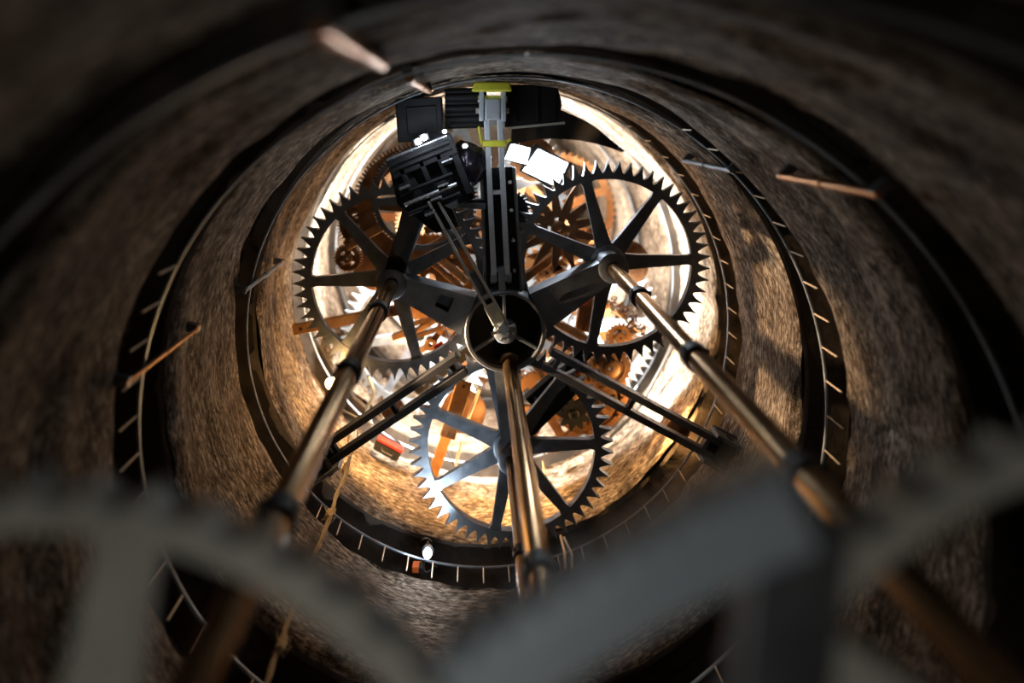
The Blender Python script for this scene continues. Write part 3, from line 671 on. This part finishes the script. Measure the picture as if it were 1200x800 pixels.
# cables
for i, (pts, z_, r, m, lab) in enumerate((([(792, 398), (770, 440), (748, 478), (715, 512)], -.9, .016, 'rubber', 'black hose curving along the white wall at right'),
        ([(400, 480), (425, 492), (450, 505), (470, 520)], -.7, .008, 'rubber', 'thin black cable on the white wall behind the lower left strut'),
        ([(520, 520), (528, 535), (533, 550), (529, 560)], -1.0, .008, 'rubber', 'thin black cable hanging behind the lowest gear'),
        ([(636, 540), (640, 560), (648, 590), (653, 604)], -.55, .010, 'grey_steel', 'grey cable hanging inside the lowest gear'),
        ([(432, 440), (438, 462), (430, 480), (436, 500)], -.8, .018, 'blue_steel', 'steel chain hoist line below the left gear'),
        ([(505, 560), (540, 566), (590, 562), (640, 556)], -1.1, .014, 'blue_steel', 'pale pipe along the deep ledge below the lowest gear'))):
    P = [W(x, y, z_ - .04 * k) for k, (x, y) in enumerate(pts)]; Q = []
    for k in range(len(P) - 1):
        p0 = P[max(k - 1, 0)]; p3 = P[min(k + 2, len(P) - 1)]
        for u in np.linspace(0, 1, 8, endpoint=False):
            Q.append(.5 * ((2 * P[k]) + (P[k + 1] - p0) * u + (2 * p0 - 5 * P[k] + 4 * P[k + 1] - p3) * u * u + (-p0 + 3 * P[k] - 3 * P[k + 1] + p3) * u ** 3))
    Q.append(P[-1]); tag(MB().tube(Q, r, 8).build('cable', m, None, True), lab, 'cable')
t = thing('tool_case', 'red and black tool case on the ledge at lower left', 'case', W(455, 524, -.75), math.radians(-28))
MB().box((0, 0, 0), (.26, .12, .1)).build('body', 'rubber', t, bevel=.02); MB().box((0, .055, .03), (.26, .03, .06)).build('lid', 'red', t, bevel=.01)
MB().tube([(-.06, 0, .05), (-.05, 0, .09), (.05, 0, .09), (.06, 0, .05)], .01, 6).build('handle', 'rubber', t)

# ------------------------------------------------------------------ lamps
def light(name, loc, col, power, size, parent=None):
    l = bpy.data.lights.new(name, 'POINT'); l.color = col; l.energy = power; l.shadow_soft_size = size
    o = bpy.data.objects.new(name, l); C.objects.link(o); o.location = loc; o.parent = parent; return o
def area(name, loc, aim, col, power, size):
    l = bpy.data.lights.new(name, 'AREA'); l.color = col; l.energy = power; l.size = size; l.shape = 'DISK'; l.spread = math.radians(150)
    o = bpy.data.objects.new(name, l); C.objects.link(o); o.location = loc
    o.rotation_euler = (Vector(aim) - Vector(loc)).to_track_quat('-Z', 'Y').to_euler(); return o
def bulb_lamp(label, loc, lens, col, power, r=.045, cat='lamp', group='work lamps', added_hood=0):
    loc = Vector(loc); t = thing('work_lamp', label, cat, loc, group=group)
    MB().lathe([(.001, r * 1.0), (r * .6, r * .8), (r, 0), (r * .7, -r * .7), (.001, -r * .8)], 20).build('bulb', lens, t, True)
    MB().lathe([(r * .72, -r * .7), (r * .8, -r * 1.0), (r * .6, -r * 2.2), (.001, -r * 2.3)], 20).build('socket', 'rubber', t, True)
    if added_hood:  # shield added to hold the lamp's light off the rock above
        hh = r * 2.2; MB().lathe([(.001, hh + .05), (added_hood * .5, hh + .045), (added_hood, hh), (added_hood, hh - .006), (added_hood * .5, hh + .036), (.001, hh + .042)], 28).build('added_hood', 'dark_bronze', t, True)
        MB().cyl((r * .7, 0, -r), (r * 1.6, 0, hh + .02), .006, 8).build('stem', 'black', t)
        light('lamp_light', loc + Vector((0, 0, r * 1.35)), col, power, r * .6)
    else: light('lamp_light', loc + Vector((0, 0, r * 2.2)), col, power, r * .9)
    return t
bulb_lamp('warm work lamp glaring behind the left drive rod', W(388, 449, .14), 'lens_warm', WARM, P_WARM * .28)
bulb_lamp('added warm work lamp hidden below the lower right strut', W(792, 499, -.5), 'lens_warm', WARM, P_WARM * 4, r=.026, added_hood=.105)  # unseen extra lamp, added to turn the lower right rock gold
bulb_lamp('added warm work lamp hidden below the lower left strut', W(462, 476, -.5), 'lens_warm', WARM, P_WARM * 4, r=.026, added_hood=.105)  # unseen extra lamp, added for more gold light at lower left
bulb_lamp('added warm work lamp hidden below the bottom of the lowest gear', W(603, 545, -.55), 'lens_warm', WARM, P_WARM * 3, r=.026, added_hood=.105)  # unseen extra lamp, added to brighten the gold rock at the bottom
bulb_lamp('white work lamp deep below the left gear', (-1.2, .15, -1.08), 'lens_white', WHITE, P_DEEP, added_hood=.22)
bulb_lamp('white work lamp deep below the right gear', (1.25, .2, -1.1), 'lens_white', WHITE, P_DEEP, added_hood=.22)
bulb_lamp('white work lamp deep below the curved black sheet', (.35, 1.2, -1.2), 'lens_white', WHITE, P_DEEP, added_hood=.22)
bulb_lamp('white work lamp deep below the lowest gear', (-.35, -1.25, -1.1), 'lens_white', WHITE, P_DEEP, added_hood=.22)
bulb_lamp('added white work lamp hidden under the bronze pinion with round holes', (1.12, -.72, -.85), 'lens_white', WHITE, P_DEEP * .6, r=.026, added_hood=.105)  # unseen extra lamp, added to whiten the deep wall at lower right
bulb_lamp('white work lamp two levels below the drum', (.5, -.5, -3.0), 'lens_white', WHITE, P_DEEP * 1.5, added_hood=.22)
# flood lights at upper right of the strut
for x, y, z_, sx, sy, rz, lab in ((607, 180, -.45, .19, .15, -.3, 'small white flood light right of the upright strut'), (640, 196, -.62, .34, .25, -.5, 'large glaring white flood light under the curved black sheet')):
    t = thing('flood_light', lab, 'flood light', W(x, y, z_), rz, group='flood lights')
    MB().box((0, 0, -.03), (sx * 1.12, sy * 1.15, .06)).build('housing', 'black', t, bevel=.008)
    MB().prism([(-sx / 2, -sy / 2), (sx / 2, -sy * .42), (sx * .45, sy / 2), (-sx * .42, sy * .44)], .0, .012).build('lens', 'lens_flood', t)
    p_ = W(x, y, z_); area('flood', p_ + Vector((0, -.02, .03)), p_ + Vector((.05, -.5, .8)), COOL, P_FLOOD * sx, sx * .8)
for x, y, sx, lab in ((490, 166, .05, 'left glaring LED lamp on the actuator'), (497, 161, .05, 'middle glaring LED lamp on the actuator'), (521, 154, .03, 'right LED lamp between case and curtain'), (545, 171, .035, 'LED lamp on top of the foil ball')):
    t = thing('led_lamp', lab, 'LED lamp', W(x, y, .42), .3, group='small LED lamps on the actuator')
    MB().box((0, 0, -.012), (sx * 1.3, sx, .02)).build('housing', 'rubber', t, bevel=.003)
    MB().lathe([(.001, .012), (sx * .35, .008), (sx * .45, 0), (.001, -.002)], 14).build('lens', 'lens_cool', t, True)
    p_ = W(x, y, .42); light('led', p_ + Vector((0, -.01, .09)), COOL, P_LED, .03)
# lamp on the ledge
lp = W(501, 648, .14)
t = thing('ledge_lamp', 'bright white lamp on the dark ledge at bottom left of centre', 'lamp', lp)
MB().lathe([(.001, .03), (.025, .022), (.034, 0), (.025, -.02), (.001, -.03)], 20).build('lens', 'lens_cool', t, True)
MB().lathe([(.036, -.012), (.046, -.02), (.03, -.06), (.001, -.065)], 20).build('housing', 'rubber', t, True)
MB().tube([(0, 0, -.05), (-.01, -.05, -.16), (-.04, -.19, -.30)], .009, 8).build('stem', 'rubber', t, True)
MB().lathe([(.001, -.02), (.05, -.02), (.05, 0), (.001, .0)], 16, (-.04, -.19, -.30)).build('foot', 'rubber', t, True)
def spot(name, loc, aim, col, power, cone, size, blend=.5):
    l = bpy.data.lights.new(name, 'SPOT'); l.color = col; l.energy = power; l.spot_size = math.radians(cone); l.spot_blend = blend; l.shadow_soft_size = size
    o = bpy.data.objects.new(name, l); C.objects.link(o); o.location = loc
    o.rotation_euler = (Vector(aim) - Vector(loc)).to_track_quat('-Z', 'Y').to_euler(); return o
spot('ledge_beam', lp + Vector((.0, .05, .10)), (-.35, -.1, -.05), COOL, P_LEDGE, 100, .03, .8)
light('ledge_light', lp + Vector((.02, .05, .08)), COOL, 4, .03)
# extra spot added at the left warm lamp to brighten the right wall
spot('added_warm_beam', W(390, 447, .26), (1.85, .12, .32), (1, .70, .42), P_BEAM, 35, .03, .6)
t = thing('battery_pack', 'orange battery pack below the bright ledge lamp', 'battery', W(489, 664, -.02))
MB().box((0, 0, 0), (.075, .05, .06)).build('body', 'orange', t, bevel=.008); MB().box((.03, .0, .01), (.03, .055, .06)).build('cap', 'rubber', t, bevel=.006)
t = tag(MB().tube([W(504, 664, 0) + Vector((.05 * math.cos(a), .03 * math.sin(a), .02 * math.sin(2 * a))) for a in np.linspace(0, 6.0, 26)], .007, 6).build('cable_loop', 'rubber', None, True), 'black cable loop beside the orange battery pack', 'cable')
# lamp high above the camera
tp = Vector((-.3, .55, 4.75)); t = thing('pendant_lamp', 'dim pendant lamp hanging above the camera in the shaft', 'lamp', tp)
MB().lathe([(.001, -.05), (.05, -.03), (.06, .0), (.04, .05), (.001, .06)], 20).build('bulb', 'lens_white', t, True); MB().lathe([(.04, .06), (.2, -.02), (.2, -.03), (.04, .05)], 24, closed=True).build('shade', 'black', t, True); MB().cyl((0, 0, .05), (0, 0, .9), .006, 8).build('cord', 'rubber', t)
light('pendant_light', tp + Vector((0, 0, -.12)), (1, .97, .88), P_TOP, .08)
